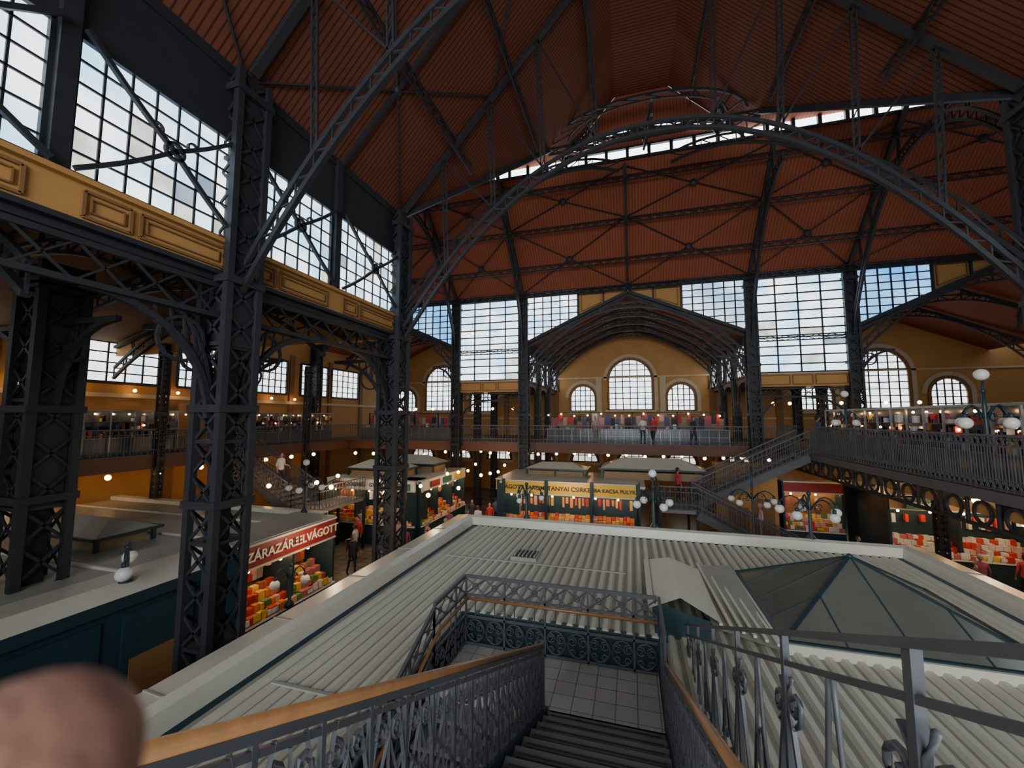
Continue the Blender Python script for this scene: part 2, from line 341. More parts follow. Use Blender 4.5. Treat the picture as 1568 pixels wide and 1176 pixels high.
for s in(-1,1):
    for d in(7.0,4.8,2.2):
        z=zt(CX+s*d)-.15; ym=14.9 if d>6 else 17.6 if d>4.5 else 20.3
        b.lattice((CX+s*d,-13,z),(CX+s*d,ym,z),(0,0,-.4),int((ym+13)/.8),.035,IRON,chord=.06)
    for y0 in(-6,.2,6.8):
        for (d0,d1) in((9.4,5.6),(5.6,1.4)):
            y1=y0+6.6; p=lambda d,y:(CX+s*d,y,zt(CX+s*d)-.12)
            b.beam(p(d0,y0),p(d1,y1),.055,.05,IRON); b.beam(p(d1,y0),p(d0,y1),.055,.05,IRON)
            b.ball(p((d0+d1)/2,(y0+y1)/2),.14,IRON,10,6)
            b.beam(p(d0,(y0+y1)/2),p(d1,(y0+y1)/2),.1,.14,IRON)
    b.beam((CX+s*9.5,13.4,ez(s)-.1),(CX+s*dd(s,13.3),18.8,13.2),.18,.2,IRON)
    b.beam((CX+s*9.5,-13,ez(s)-.05),(CX+s*9.5,13.4,ez(s)-.05),.25,.25,IRON)
    lo=[];hi=[]
    for i in range(15):
        t=i/14; x=CX+s*(9.4-(9.4-1.2)*t); y=13.4+(19.5-13.4)*t; zr=EZ+(14.2-EZ)*t-.3
        zl=3.6+(12.0-3.6)*(1-(1-t)**2)
        lo.append((x,y,min(zl,zr-.2))); hi.append((x,y,min(zl+.45,zr-.05)))
    b.path(lo,.1,.11,IRON,(s*-.55,.83,0)); b.path(hi,.08,.08,IRON,(s*-.55,.83,0))
    for i in range(14): b.beam(lo[i],hi[i+1],.04,.04,IRON); b.beam(hi[i],lo[i],.04,.04,IRON)
for Y,R,h in((18.8,4.3,1.6),(20.3,4.1,1.2)):
    b.lattice((xl1,Y,13.0),(xr1,Y,13.0),(0,0,.3),14,.05,IRON,chord=.08) if Y<19 else None
    for i in range(12):
        t=math.pi*i/12; t2=math.pi*(i+1)/12
        P=lambda t,k,o:(CX-R*k*math.cos(t),Y,13.5+o+h*k*math.sin(t))
        b.beam(P(t,1,0),P(t2,1,0),.11,.11,IRON); b.beam(P(t,.82,0),P(t2,.82,0),.07,.07,IRON); b.beam(P(t,1,0),P(t2,.82,0),.05,.05,IRON)
b.lattice((CX,13.4,10.0),(CX,19.7,13.0),(0,0,.5),9,.05,IRON,chord=.09)
b.lattice((CX-2,13.4,9.7),(CX-3.4,18.8,13.0),(0,0,.4),8,.05,IRON,chord=.08); b.lattice((CX+2,13.4,9.7),(CX+3.4,18.8,13.0),(0,0,.4),8,.05,IRON,chord=.08)
b.build('roof_bracing')
def gable_truss(Y,x0,x1,ze,zr,zb0,w=.09,n=12):
    xm=(x0+x1)/2;h=(x1-x0)/2
    arch_truss('gable_truss',Y,'x',xm,h,zb0,zr-1.0,lambda d: ze+(zr-ze)*(1-abs(d)/h),w,n,depth=.3,struts=(.85,.7,.55,.4,.25,.1),fine=1.6)
for Y in(26.15,28.5,30.9,33.3,35.7): gable_truss(Y,-6.6,6.6,4.9,8.0,3.2,.11)
for Y in(26.15,30,34): gable_truss(Y,11.8,25,4.9,8.0,3.2,.1); gable_truss(Y,-25,-11.8,4.9,8.0,3.2,.1)
for Y in(.4,3.75,6.8,10.1,13.2): gable_truss(Y,-23.8,-8.9,3.6,5.6,1.9,.11)
for Y in(6.8,13.2): gable_truss(Y,10.7,26.8,3.6,5.6,1.9,.09)
# ---------------------------------------------------------------- far nave wall
def gl(x,c): return 7.92-abs(x-c)*(7.92-4.9)/6.76
b=B()
b.box(-24,27,FY-.1,FY+.1,8.05,8.3,IRON)
for c in(0,18.4,-18.4):
    for s in(-1,1):
        xa,xb=c+s*3.1,c+s*.12
        b.poly([(xa,FY,gl(xa,c)),(xb,FY,gl(xb,c)),(xb,FY,8.12),(xa,FY,8.12)],OCH)
        for xx in(xa,c+s*1.5,c+s*.1): b.beam((xx,FY-.06,gl(xx,c)),(xx,FY-.06,8.1),.1,.08,IRON,(0,1,0))
        b.beam((c+s*6.7,FY-.1,gl(c+s*6.7,c)),(c,FY-.1,gl(c,c)),.18,.16,IRON,(0,1,0))
        b.path([(c+s*2.9,FY-.04,gl(c+s*2.9,c)+.25),(c+s*1.65,FY-.04,gl(c+s*1.65,c)+.2),(c+s*1.65,FY-.04,7.98),(c+s*2.9,FY-.04,7.98),(c+s*2.9,FY-.04,gl(c+s*2.9,c)+.25)],.05,.05,OCHD,(0,1,0))
for s in(-1,1):
    x0,x1=sorted((s*6.95,s*11.4))
    b.box(x0,x1,FY-.1,FY+.1,1.75,2.5,OCH)
    for (p,q) in((x0+.15,x0+1.6),(x0+1.75,x1-1.75),(x1-1.6,x1-.15)):
        b.path([(p,FY-.12,1.87),(q,FY-.12,1.87),(q,FY-.12,2.38),(p,FY-.12,2.38),(p,FY-.12,1.87)],.05,.05,OCHD,(0,1,0))
    b.box(x0,x1,FY-.16,FY-.1,2.45,2.52,CREAM)
    b.lattice((x0,FY,1.2),(x1,FY,1.2),(0,0,.45),8,.05,IRON)
    n=10
    for i in range(n):
        a=math.pi*i/n;c2=math.pi*(i+1)/n;xm=(x0+x1)/2
        b.beam((xm+2.1*math.cos(a),FY,-.2+1.4*math.sin(a)),(xm+2.1*math.cos(c2),FY,-.2+1.4*math.sin(c2)),.1,.1,IRON,(0,1,0))
b.build('wall_nave_far')
for c in(0,18.4,-18.4):
    for s in(-1,1):
        b=B(); xa,xb=c+s*6.6,c+s*3.15
        m=WINB if c else (WIN2 if s>0 else WIN)
        b.poly([(xa,FY,gl(xa,c)),(xb,FY,gl(xb,c)),(xb,FY,8.1),(xa,FY,8.1)],m)
        for i in range(7):
            x=xa+(xb-xa)*i/6; b.beam((x,FY-.05,gl(x,c)),(x,FY-.05,8.1),.07,.05,IRON,(0,1,0))
        for j in range(1,8):
            z=8.1-.42*j
            xr=c+s*6.76*(7.92-z)/3.02 if z<7.92 else xb
            xs_=xb if z>gl(xb,c) else xr
            if abs(xs_-c)<6.6: b.beam((xa,FY-.05,z),(xs_,FY-.05,z),.055,.05,IRON,(0,1,0))
        b.build(wname())
for s in(-1,1):
    x0=min(s*6.95,s*11.4); rect_window((x0,FY),(1,0),(0,-1),4.45,2.52,8.05,4,11,WIN,.07,.16,'ladder',patch=.08)
# ---------------------------------------------------------------- columns
def column(x,y,z0,z1,w,name='iron_column',solid_from=1.5,brk=()):
    b=B(); h=w/2;c=w*.2
    for sx in(-1,1):
        for sy in(-1,1): b.box(x+sx*h-c/2,x+sx*h+c/2,y+sy*h-c/2,y+sy*h+c/2,z0,z1,IRON)
    n=int((z1-z0)/(w*.95)); H=(z1-z0)/n
    for i in range(n):
        za=z0+i*H; zb=za+H
        for s in(-1,1):
            b.beam((x-h,y+s*h,za),(x+h,y+s*h,zb),.06,.03,IRON,(0,1,0)); b.beam((x+h,y+s*h,za),(x-h,y+s*h,zb),.06,.03,IRON,(0,1,0))
            b.beam((x+s*h,y-h,za),(x+s*h,y+h,zb),.06,.03,IRON,(1,0,0)); b.beam((x+s*h,y+h,za),(x+s*h,y-h,zb),.06,.03,IRON,(1,0,0))
        if i%3==0: b.box(x-h,x+h,y-h,y+h,za-.04,za+.04,IRON)
    b.box(x-h*.45,x+h*.45,y-h*.45,y+h*.45,z0,z1,IRON)
    if z1>solid_from: b.box(x-h*.9,x+h*.9,y-h*.75,y+h*.75,solid_from,z1,IRON)
    b.box(x-h*1.35,x+h*1.35,y-h*1.35,y+h*1.35,z0,z0+.5,IRON); b.box(x-h*1.2,x+h*1.2,y-h*1.2,y+h*1.2,z0+.5,z0+.62,IRON)
    for z in(-1.8,.2,3.0,z1-.5):
        if z0<z<z1: b.box(x-h*1.3,x+h*1.3,y-h*1.3,y+h*1.3,z-.08,z+.08,IRON)
    for (dx,dy,R,zt_) in brk:
        n=9; up=((0,1,0) if dx else (1,0,0))
        lo=[];hi=[]
        for i in range(n+1):
            t=math.pi/2*i/n
            d=h+R*(1-math.cos(t)); z=zt_-R+R*math.sin(t)
            lo.append((x+dx*d,y+dy*d,z)); hi.append((x+dx*(h+(d-h)*.78),y+dy*(h+(d-h)*.78),min(zt_,z+.4)))
        b.path(lo,.12,.11,IRON,up); b.path(hi,.06,.07,IRON,up)
        for i in range(n): b.beam(lo[i],hi[i+1],.04,.04,IRON,up)
        b.beam((x+dx*h,y+dy*h,zt_),(x+dx*(h+R),y+dy*(h+R),zt_),.12,.12,IRON,up)
        rc=(x+dx*(h+R*.28),y+dy*(h+R*.28),zt_-R*.28)
        ring=[(rc[0]+dx*R*.2*math.cos(t*math.pi/7),rc[1]+dy*R*.2*math.cos(t*math.pi/7),rc[2]+R*.2*math.sin(t*math.pi/7)) for t in range(15)]
        b.path(ring,.06,.06,IRON,up)
    return b.build(name)
G=-6.8
for y in(-6,.2,6.8,13.4):
    for x,s in((LX,1),(RX,-1)):
        bk=[(-s,0,2.3,2.2),(0,1,2.2,2.2),(0,-1,2.2,2.2)]
        if y==13.4: bk=[(-s,0,2.3,2.2),(0,-1,2.2,2.2)]
        column(x,y,G,EZ if s>0 else EZR,.72,brk=bk)
column(-13.1,6.0,G,3.6,.8,brk=[(1,0,1.9,2.2),(-1,0,2.2,2.2)],solid_from=-2)
column(-16.3,13.4,G,4.4,.5,brk=[(1,0,2.2,2.4),(-1,0,2.2,2.4)]); column(17,13.4,G,4.4,.5)
for x in(-23.6,-11.6,-6.76,6.76,11.6,24.6):
    s=1 if x>0 else -1
    bk=[(-s if abs(x)<8 else s,0,1.6,3.6)] if abs(x)<12 else []
    column(x,FY,G,8.1,.55,brk=bk)
for x in(-11.6,-6.76,6.76,11.6):
    for y in(30,34): column(x,y,G,4.4,.4,brk=[(0,1,1.3,2.2),(0,-1,1.3,2.2)])
for y in(9,13.2,17.5,21.8): column(-20.4,y,G,3.4,.28,name='gallery_column')
for y in(14.5,19,23.5): column(10.8,y,G,-2,.25,name='gallery_column')
# ---------------------------------------------------------------- railings
def spiral(cx,cz,r0,turns,d,a0=0,n=12):
    return [(cx+r0*(1-.75*i/n)*math.cos(a0+d*2*math.pi*turns*i/n),cz+r0*(1-.75*i/n)*math.sin(a0+d*2*math.pi*turns*i/n)) for i in range(n+1)]
def railing(b,p0,p1,h,mode,mod=.3,r=.012,m=IRONG,wood=False,top=True):
    p0=Vector(p0);p1=Vector(p1); L=math.hypot((p1-p0).x,(p1-p0).y); n=max(1,int(round(L/mod))); mw=L/n
    nd=(p1-p0).copy(); nd.z=0; nd.normalize(); up=(nd.y,-nd.x,0)
    def P(s,z): q=p0+(p1-p0)*(s/L); return (q.x,q.y,q.z+z)
    def pl(pts,rr=r): b.tube([P(s,z) for s,z in pts],rr,m,4)
    def bar(z,t=.022): b.beam(P(0,z),P(L,z),t,t*1.2,m)
    if wood: b.tube([P(0,h),P(L,h)],.027,WOOD,10); bar(h-.045,.03)
    elif top: bar(h,.045)
    for i in range(n+1):
        s=i*mw
        if mode=='ornate':
            b.beam(P(s,.0),P(s,h-.04),.024,.024,m,up)
            if i==n: break
            c=s+mw/2
            pl([(c,.08),(c,h-.12)],r*.8)
            for d in(-1,1):
                x=c+d*mw*.25
                pl(spiral(x,h-.22,mw*.2,1.4,d,math.pi/2)); pl(spiral(x,.22,mw*.2,1.4,-d,-math.pi/2))
                pl([(x-d*mw*.02,h-.08),(c+d*mw*.44,h*.62),(c+d*.1*mw,h*.5),(c+d*mw*.44,h*.36),(x,.08)])
                pl([(c,h*.75),(c+d*mw*.3,h*.5),(c,h*.25)],r*.8)
        elif mode=='landing':
            if i%2==0: b.beam(P(s,0),P(s,h),.03,.03,m,up)
            if i==n: break
            c=s+mw/2
            pl([(s,h-.03),(s+mw,h-.3)]); pl([(s,h-.3),(s+mw,h-.03)]); pl([(c+.05*math.cos(t),h-.165+.05*math.sin(t)) for t in[k*math.pi/4 for k in range(9)]])
            for d in(-1,1):
                pl(spiral(c+d*mw*.24,.33,mw*.22,1.5,d,math.pi/2)); pl(spiral(c+d*mw*.24,.16,mw*.16,1.3,-d,-math.pi/2))
            pl([(c+mw*.45*math.cos(t),.27+.19*math.sin(t)) for t in[k*math.pi/6 for k in range(13)]])
            pl([(s+mw*.5,.5),(s+mw*.5,h-.3)],r*.7)
        elif mode=='fine':
            b.beam(P(s,0),P(s,h),.02,.02,m,up)
            if i==n: break
            c=s+mw/2
            pl([(c+mw*.4*math.cos(t),h-.13+.09*math.sin(t)) for t in[k*math.pi/3 for k in range(7)]],r*.8)
            pl([(c,.15),(c,h-.22)],r*.8)
            pl([(c+mw*.4*math.cos(t),.14+.09*math.sin(t)) for t in[k*math.pi/3 for k in range(7)]],r*.8)
    if mode=='ornate': bar(.06); bar(h-.1)
    if mode=='landing': bar(h-.32,.03); bar(.5,.03); bar(.05,.03)
    if mode=='fine': bar(.03); bar(h-.24); bar(.26)
# ---------------------------------------------------------------- near staircase
SL=.456
b=B()
LZ=-4.07
nst=16; tr=(5.9-.5)/nst
for i in range(nst):
    y0=.5+i*tr; zz=-1.65-(i+1)*(LZ+1.65)/-nst
    b.box(-1.2,.33,y0,y0+tr+.03,zz-.06,zz,STEP); b.box(-1.2,.33,y0+tr-.02,y0+tr,zz-.2,zz-.03,IRON)
    for k in range(3): b.box(-1.15,.28,y0+tr-.06-.05*k,y0+tr-.045-.05*k,zz,zz+.006,IRONG)
b.box(-3.0,.33,5.9,7.15,LZ-.15,LZ,TILE)
n2=18; tr2=6.0/n2
for i in range(n2-2):
    y1=5.9-i*tr2; zz=LZ-(i+1)*(6.8+LZ)/n2
    b.box(-2.95,-1.38,y1-tr2-.02,y1,zz-.06,zz,STEP); b.box(-2.95,-1.38,y1-tr2,y1-tr2+.02,zz-.17,zz-.05,IRON)
for x in(-1.24,.37): b.beam((x,.5,-1.8),(x,5.9,LZ-.15),.06,.36,TEAL)
for x in(-2.99,-1.34): b.beam((x,5.9,LZ-.15),(x,.3,LZ-.15-5.6*.455),.06,.34,TEAL)
b.box(-3.8,4,-4,.5,-1.8,-1.65,TILE)
for x,y in((-2.9,7.0),(.2,7.0),(-1.2,5.9),(3.8,-3.5),(-3.6,-3.5),(3.8,.3)): b.box(x-.08,x+.08,y-.08,y+.08,G,LZ-.1 if y>1 else -1.8,IRON)
railing(b,(-1.25,.5,-1.68),(-1.25,5.78,-1.68-5.28*SL),.95,'ornate',.34,.012,IRONG,wood=True)
b.beam((-1.25,5.78,LZ),(-1.25,5.78,LZ+.98),.05,.05,IRONG)
railing(b,(.36,.5,-1.68),(.36,5.9,-1.68-5.4*SL),.95,'ornate',.34,.011,IRONG,wood=True)
railing(b,(-2.95,7.12,LZ),(.33,7.12,LZ),1.2,'landing',.36,.014)
b.tube([(-2.95,7.02,LZ+.86),(.33,7.02,LZ+.86)],.028,WOOD,8)
railing(b,(-2.97,5.9,LZ),(-2.97,7.12,LZ),1.2,'landing',.36,.013)
railing(b,(.36,5.9,LZ),(.36,7.12,LZ),1.2,'landing',.36,.013)
railing(b,(-2.97,5.9,LZ),(-2.97,.6,LZ-5.3*.455),1.15,'landing',.36,.013)
railing(b,(-1.34,5.8,LZ),(-1.34,.6,LZ-5.2*.455),.95,'ornate',.36,.010,wood=True)
b.tube([(-2.87,7.0,LZ+.86),(-2.87,5.9,LZ+.86),(-2.87,.6,LZ+.86-5.3*.455)],.026,WOOD,8)
b.build('market_staircase')
b=B()
gx=.75
def gp(y,z): return (gx,y,-.19-.458*(y-.5)+z)
b.beam(gp(.3,0),gp(7.1,0),.05,.028,IRONG); b.beam(gp(.3,-.15),gp(7.1,-.15),.024,.024,IRONG); b.beam(gp(.3,-1.2),gp(7.1,-1.2),.04,.04,IRONG)
y=.40
while y<7.1:
    b.beam(gp(y,0),gp(y,-1.25),.042,.03,IRONG,(1,0,0))
    for d in(-1,1):
        b.beam(gp(y+d*.03,-.34),gp(y+d*.30,-1.2),.03,.022,IRONG,(1,0,0))
        b.tube([gp(y+d*(.12+s_),-.36+z_) for s_,z_ in spiral(0,0,.085,1.35,-d,-math.pi/2,14)],.014,IRONG,5)
        b.tube([gp(y+d*(.08),-.22),gp(y+d*.03,-.30),gp(y+d*.02,-.42),gp(y+d*.09,-.46)],.013,IRONG,5)
        b.tube([gp(y+d*(.36+s_),-1.02+z_) for s_,z_ in spiral(0,0,.12,1.35,d,math.pi/2,14)],.013,IRONG,5)
        b.tube([gp(y+d*.38,-.9),gp(y+d*.46,-.6),gp(y+d*.50,-.3),gp(y+d*.52,-.15)],.012,IRONG,5)
    b.tube([gp(y+.53+.07*math.cos(t*.6),-.75+.16*math.sin(t*.6)) for t in range(12)],.011,IRONG,4)
    y+=1.08
b.build('iron_guard_rail')
# ---------------------------------------------------------------- central stall block with roof
b=B()
RZ=-3.6
def rib_roof(x0,x1,y0,y1,z,step=.2):
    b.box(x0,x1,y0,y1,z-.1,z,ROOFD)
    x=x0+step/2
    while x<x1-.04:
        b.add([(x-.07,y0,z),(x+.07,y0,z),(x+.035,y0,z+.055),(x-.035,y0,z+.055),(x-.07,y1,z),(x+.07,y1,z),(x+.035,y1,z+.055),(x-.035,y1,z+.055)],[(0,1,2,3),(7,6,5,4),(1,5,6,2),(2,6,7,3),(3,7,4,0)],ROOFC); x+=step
rib_roof(-5.0,-3.1,-2,7.3,RZ); rib_roof(-5.0,.45,7.3,13.0,RZ); rib_roof(.45,6.4,-2,13.0,RZ)
def border(pts_in,pts_out,prof,seam=1.7):
    for i in range(len(pts_in)-1):
        a,c=Vector((*pts_in[i],0)),Vector((*pts_in[i+1],0)); e,f=Vector((*pts_out[i],0)),Vector((*pts_out[i+1],0))
        for k in range(len(prof)-1):
            (t0,z0,m0),(t1,z1,_)=prof[k],prof[k+1]
            A,C,D,E=a.lerp(e,t0),c.lerp(f,t0),c.lerp(f,t1),a.lerp(e,t1)
            b.poly([(A.x,A.y,z0),(C.x,C.y,z0),(D.x,D.y,z1),(E.x,E.y,z1)],m0)
        L=(c-a).length; n=int(L/seam)
        for j in range(1,n):
            p=a.lerp(c,j/n); q=e.lerp(f,j/n)
            P1=p.lerp(q,.42);P2=p.lerp(q,.97)
            b.beam((P1.x,P1.y,RZ+.30),(P2.x,P2.y,RZ+.12),.03,.03,ROOFG)
PR=[(0,RZ,ROOFD),(.18,RZ-.02,TEAL),(.24,RZ+.02,ROOFR),(.28,RZ+.26,ROOFR),(.42,RZ+.30,ROOFR),(.97,RZ+.12,ROOFR),(1,RZ+.02,ROOFR),(1,RZ-.25,TEAL),(.98,RZ-.26,TEAL)]  # thin dark teal band stands in for the shadow line inside the curb
border([(-4.9,-2),(-4.9,12.8),(6.3,12.8),(6.3,-2)],[(-6.1,-2),(-6.1,13.9),(7.5,13.9),(7.5,-2)],PR)
b.box(-5.7,-3.2,-2,7.2,G,RZ-.1,TEAL); b.box(-5.7,7.1,7.4,13.5,G,RZ-.1,TEAL); b.box(.55,7.1,-2,7.4,G,RZ-.1,TEAL)
b.box(-3.1,.5,7.25,7.4,G,RZ+.02,TEAL)
for y in(4.6,9.9): b.box(-4.7,-3.1 if y<7 else -.2,y,y+.05,RZ+.05,RZ+.075,ROOFG)
b.box(-2.98,-2.32,10.05,10.65,RZ,RZ+.14,ROOFG); b.box(-2.93,-2.37,10.1,10.6,RZ+.14,RZ+.15,IRON)
for k in range(6): b.box(-2.9+.1*k,-2.87+.1*k,10.1,10.6,RZ+.14,RZ+.18,ROOFG)
b.add([(.3,7.4,RZ),(1.15,7.4,RZ),(1.15,9.6,RZ),(.3,9.6,RZ),(.3,7.4,-3.05),(1.15,7.4,-3.25),(1.15,9.6,-3.25),(.3,9.6,-3.05)],[(0,1,5,4),(1,2,6,5),(2,3,7,6),(3,0,4,7)],TEAL)
b.add([(.2,7.3,-3.12),(.7,7.3,-2.9),(1.3,7.3,-3.22),(.2,9.7,-3.12),(.7,9.3,-2.9),(1.3,9.7,-3.22)],[(0,1,4,3),(1,2,5,4),(3,4,5)],ROOFC)
for k in range(6):
    x=1.3+k*.16; b.beam((x,7.4,-3.27-.04*k),(x-.1,10.3,-3.25-.04*k),.05,.04,ROOFC)
b.poly([(.7,9.5,-3.2),(2.1,10.6,-3.35),(2.1,7.3,-3.5),(1.2,7.3,-3.3)],ROOFD)
b.build('central_market_pavilion')
b=B()
b.box(-8.1,-6.2,-1,4.5,-4.2,-4.05,ROOFR); b.box(-8.0,-6.3,-1,4.4,G,-4.2,TEAL)
b.add([(-8.0,3.9,-4.05),(-6.3,3.9,-4.05),(-6.3,-1,-4.05),(-8.0,-1,-4.05),(-7.15,3.2,-3.8),(-7.15,-1,-3.8)],[(0,1,4),(1,2,5,4),(3,0,4,5)],ROOFR)
for y in(.5,1.6,2.7): b.box(-7.9,-6.35,y,y+.04,-4.05,-4.0,ROOFG)
b.build('annex_roof')
b=B()
x0,x1,y0,y1=2.2,5.6,7.5,10.5; ax=Vector((3.75,9.0,-2.5)); zb=-3.45
b.box(x0-.08,x1+.08,y0-.08,y1+.08,RZ,zb,ROOFR)
cs=[Vector((x0,y0,zb)),Vector((x1,y0,zb)),Vector((x1,y1,zb)),Vector((x0,y1,zb))]
for i in range(4):
    a,c=cs[i],cs[(i+1)%4]; b.poly([a,c,ax],GLASS); b.beam(a,ax,.05,.04,TEAL); b.beam(a,c,.06,.05,TEAL)
    for t in(.25,.5,.75):
        e=a.lerp(c,t); tip=ax if t==.5 else (a if t<.5 else c).lerp(ax,.5)
        b.beam(e,tip,.025,.02,TEAL)
b.ball(ax,.05,TEAL)
b.build('pyramid_skylight')
# ---------------------------------------------------------------- stalls
def obox(b,o,t,n,s0,s1,d0,d1,z0,z1,m):
    o=Vector((o[0],o[1],0));t=Vector((t[0],t[1],0));n=Vector((n[0],n[1],0))
    q=lambda s,d,z:(*(o+t*s+n*d).xy,z)
    b.add([q(s0,d0,z0),q(s1,d0,z0),q(s1,d1,z0),q(s0,d1,z0),q(s0,d0,z1),q(s1,d0,z1),q(s1,d1,z1),q(s0,d1,z1)],
          [(3,2,1,0),(4,5,6,7),(0,1,5,4),(1,2,6,5),(2,3,7,6),(3,0,4,7)],m)
def front(b,p0,p1,n,sm,zs=-3.6,pal=None,light=True,sh=.5):
    p0=Vector(p0);p1=Vector(p1);L=(p1-p0).length;t=(p1-p0)/L; pal=pal or goods
    ob=lambda *a: obox(b,p0,t,n,*a)
    ob(0,L,-.9,-.85,G,zs-.1,PANEL); ob(0,L,-.1,.45,G,-5.75,TEAL); ob(0,L,.1,.5,-5.75,-5.7,WSIGN)
    s=.05
    while s<L-.25:
        w=random.uniform(.14,.28)
        for k in range(4):
            ob(s,s+w*.9,.3-.24*k,.48-.24*k,-5.7+.17*k,-5.55+.17*k+random.uniform(0,.1),random.choice(pal))
        if random.random()<.8: ob(s,s+w*.6,-.45,-.3,-4.15-random.uniform(.25,.55),-4.15,random.choice(pal))
        ob(s,s+w*.9,-.84,-.7,-5.0,-5.0+random.uniform(.2,.6),random.choice(pal))
        if random.random()<.5: ob(s,s+w*1.1,.47,.49,-5.65,-5.65+random.uniform(.1,.25),random.choice((WSIGN,YSIGN,WSIGN)))
        s+=w
    ob(0,L,.35,.45,zs-sh,zs,sm); ob(0,L,.44,.47,zs-sh-.03,zs-sh+.03,ROOFR); ob(0,L,-.9,.5,zs,zs+.06,ROOFR)
    s=0; st=L/max(1,round(L/2.2))
    while s<L+.01:
        ob(s-.05,s+.05,-.85,.4,G,zs,TEAL); s+=st
    if light:
        ob(.1,L-.1,.0,.06,zs-.42,zs-.37,STRIP)
        k=.4
        while k<L:
            o3=p0+t*k+Vector(n)*.2; b.ball((o3.x,o3.y,zs-sh-.12),.055,BULB,6,4); k+=1.1
def monitor(b,x0,x1,y0,y1,z,h,m=ROOFC):
    for x in(x0,(x0+x1)/2,x1):
        for y in(y0,y1): b.box(x-.05,x+.05,y-.05,y+.05,z,z+h*.5,TEAL)
    b.box(x0+.1,x1-.1,y0+.1,y1-.1,z,z+h*.35,PANEL)
    e=.15; zr=z+h; ze=z+h*.5; w=min(x1-x0,y1-y0)/2
    A=[(x0-e,y0-e,ze),(x1+e,y0-e,ze),(x1+e,y1+e,ze),(x0-e,y1+e,ze)]
    if x1-x0>y1-y0: r0,r1=(x0+w,(y0+y1)/2,zr),(x1-w,(y0+y1)/2,zr); f=[(0,1,5,4),(1,2,5),(2,3,4,5),(3,0,4)]
    else: r0,r1=((x0+x1)/2,y0+w,zr),((x0+x1)/2,y1-w,zr); f=[(0,1,4),(1,2,5,4),(2,3,5),(3,0,4,5)]
    b.add(A+[r0,r1],f,m); b.path(A+[A[0]],.08,.08,TEAL)
R90=math.pi/2
b=B()
b.box(-22.5,-10.8,2.8,8.6,G,-3.9,TEAL); b.box(-22.5,-11.6,8.6,13.0,G,-3.8,TEAL)
b.box(-22.8,-11.2,2.6,13.2,-3.85,-3.7,ROOFG)
b.add([(-11.9,2.6,-3.66),(-11.0,2.6,-3.62),(-10.6,2.6,-3.85),(-11.9,8.7,-3.66),(-11.0,8.7,-3.62),(-10.6,8.7,-3.85)],[(0,1,4,3),(1,2,5,4)],ROOFR)  # pale edge band carries a strip of sunlight in its colour
b.box(-10.66,-10.6,2.6,8.7,-4.1,-3.85,TEAL)
for y in(4.3,6.1,8): b.box(-10.8,-10.74,y-1.5,y,-6.7,-4.3,TEAL); b.box(-10.76,-10.72,y-1.35,y-.15,-6.5,-5.3,OCHD)
for y in(4.5,7,9.6,11.6): b.box(-22.8,-11.9,y,y+.06,-3.7,-3.64,ROOFR)
b.box(-22.8,-11.2,12.9,13.25,-3.7,-3.55,ROOFR); b.box(-11.9,-11.2,8.7,13.2,-3.7,-3.6,ROOFR)
monitor(b,-17,-14.2,7.8,9.2,-3.7,.75,ROOFG)
front(b,(-10.6,8.8),(-10.6,12.4),(1,0),RSIGN,-3.55,sh=.62)
b.box(-12,-10.2,8.75,12.45,-3.52,-3.46,ROOFG)
o=b.build('delicatessen_stall')
text('SZÁRAZÁRU',(-10.13,9.75,-3.86),(R90,0,R90),.36,TXTW,o); text('FELVÁGOTT',(-10.13,11.5,-3.86),(R90,0,R90),.36,TXTW,o)
b=B(); b.box(-16.2,-11.8,20.4,25.6,G,-3.5,TEAL); b.box(-16.6,-10.9,19.5,25.6,-3.5,-3.38,ROOFR)
front(b,(-16.6,19.9),(-11,19.9),(0,-1),WSIGN,-3.4); front(b,(-11.2,19.7),(-11.2,25.6),(1,0),WSIGN,-3.4)
monitor(b,-16,-12.5,20.5,22.2,-3.38,.9); monitor(b,-15.5,-11.8,23,25,-3.38,1.0)
for y,m in((20.6,RSIGN),(22.2,GSIGN),(23.8,YSIGN)): b.box(-10.72,-10.68,y,y+1.1,-3.82,-3.48,m)
for x,m in((-16.2,RSIGN),(-12.2,GSIGN)): b.box(x,x+.9,19.38,19.42,-3.85,-3.5,m)
o=b.build('grocery_stall')
text('ZÖLDSÉG   GYÜMÖLCS',(-13.8,19.41,-3.65),(R90,0,0),.28,TXTK,o)
b=B(); b.box(-6.2,.2,21.6,25.6,G,-3.5,TEAL); b.box(-6.8,.6,20.9,25.6,-3.45,-3.33,ROOFR)
front(b,(-6.6,21.3),(.3,21.3),(0,-1),YSIGN,-3.3,pal=[goods[0],goods[1],goods[1],goods[2],goods[7]],sh=.62)
front(b,(-6.7,25.5),(-6.7,21.4),(-1,0),YSIGN,-3.35,sh=.5)
for x in(-6.55,-4.25,-1.95,.25): b.box(x-.09,x+.09,20.78,20.86,-3.98,-3.2,TEAL)
monitor(b,-1.6,3.6,23.2,25.4,-3.33,1.1); monitor(b,-6,-2.6,23.6,25.2,-3.33,.7)
o=b.build('poultry_stall')
text('VÁGOTT BAROMFI',(-5.4,20.83,-3.61),(R90,0,0),.3,TXTK,o); text('TANYAI CSIRKE',(-3.1,20.83,-3.61),(R90,0,0),.31,TXTK,o); text('LIBA KACSA PULYKA',(-.85,20.83,-3.61),(R90,0,0),.25,TXTK,o)
b=B(); b.box(10.6,22,22.2,25.4,G,-3.3,TEAL); b.box(10.2,22.2,21.2,25.4,-3.3,-3.2,ROOFR)
front(b,(10.4,21.7),(22,21.7),(0,-1),PANEL,-3.3,pal=[goods[0],goods[3],goods[7],goods[5],goods[3]])
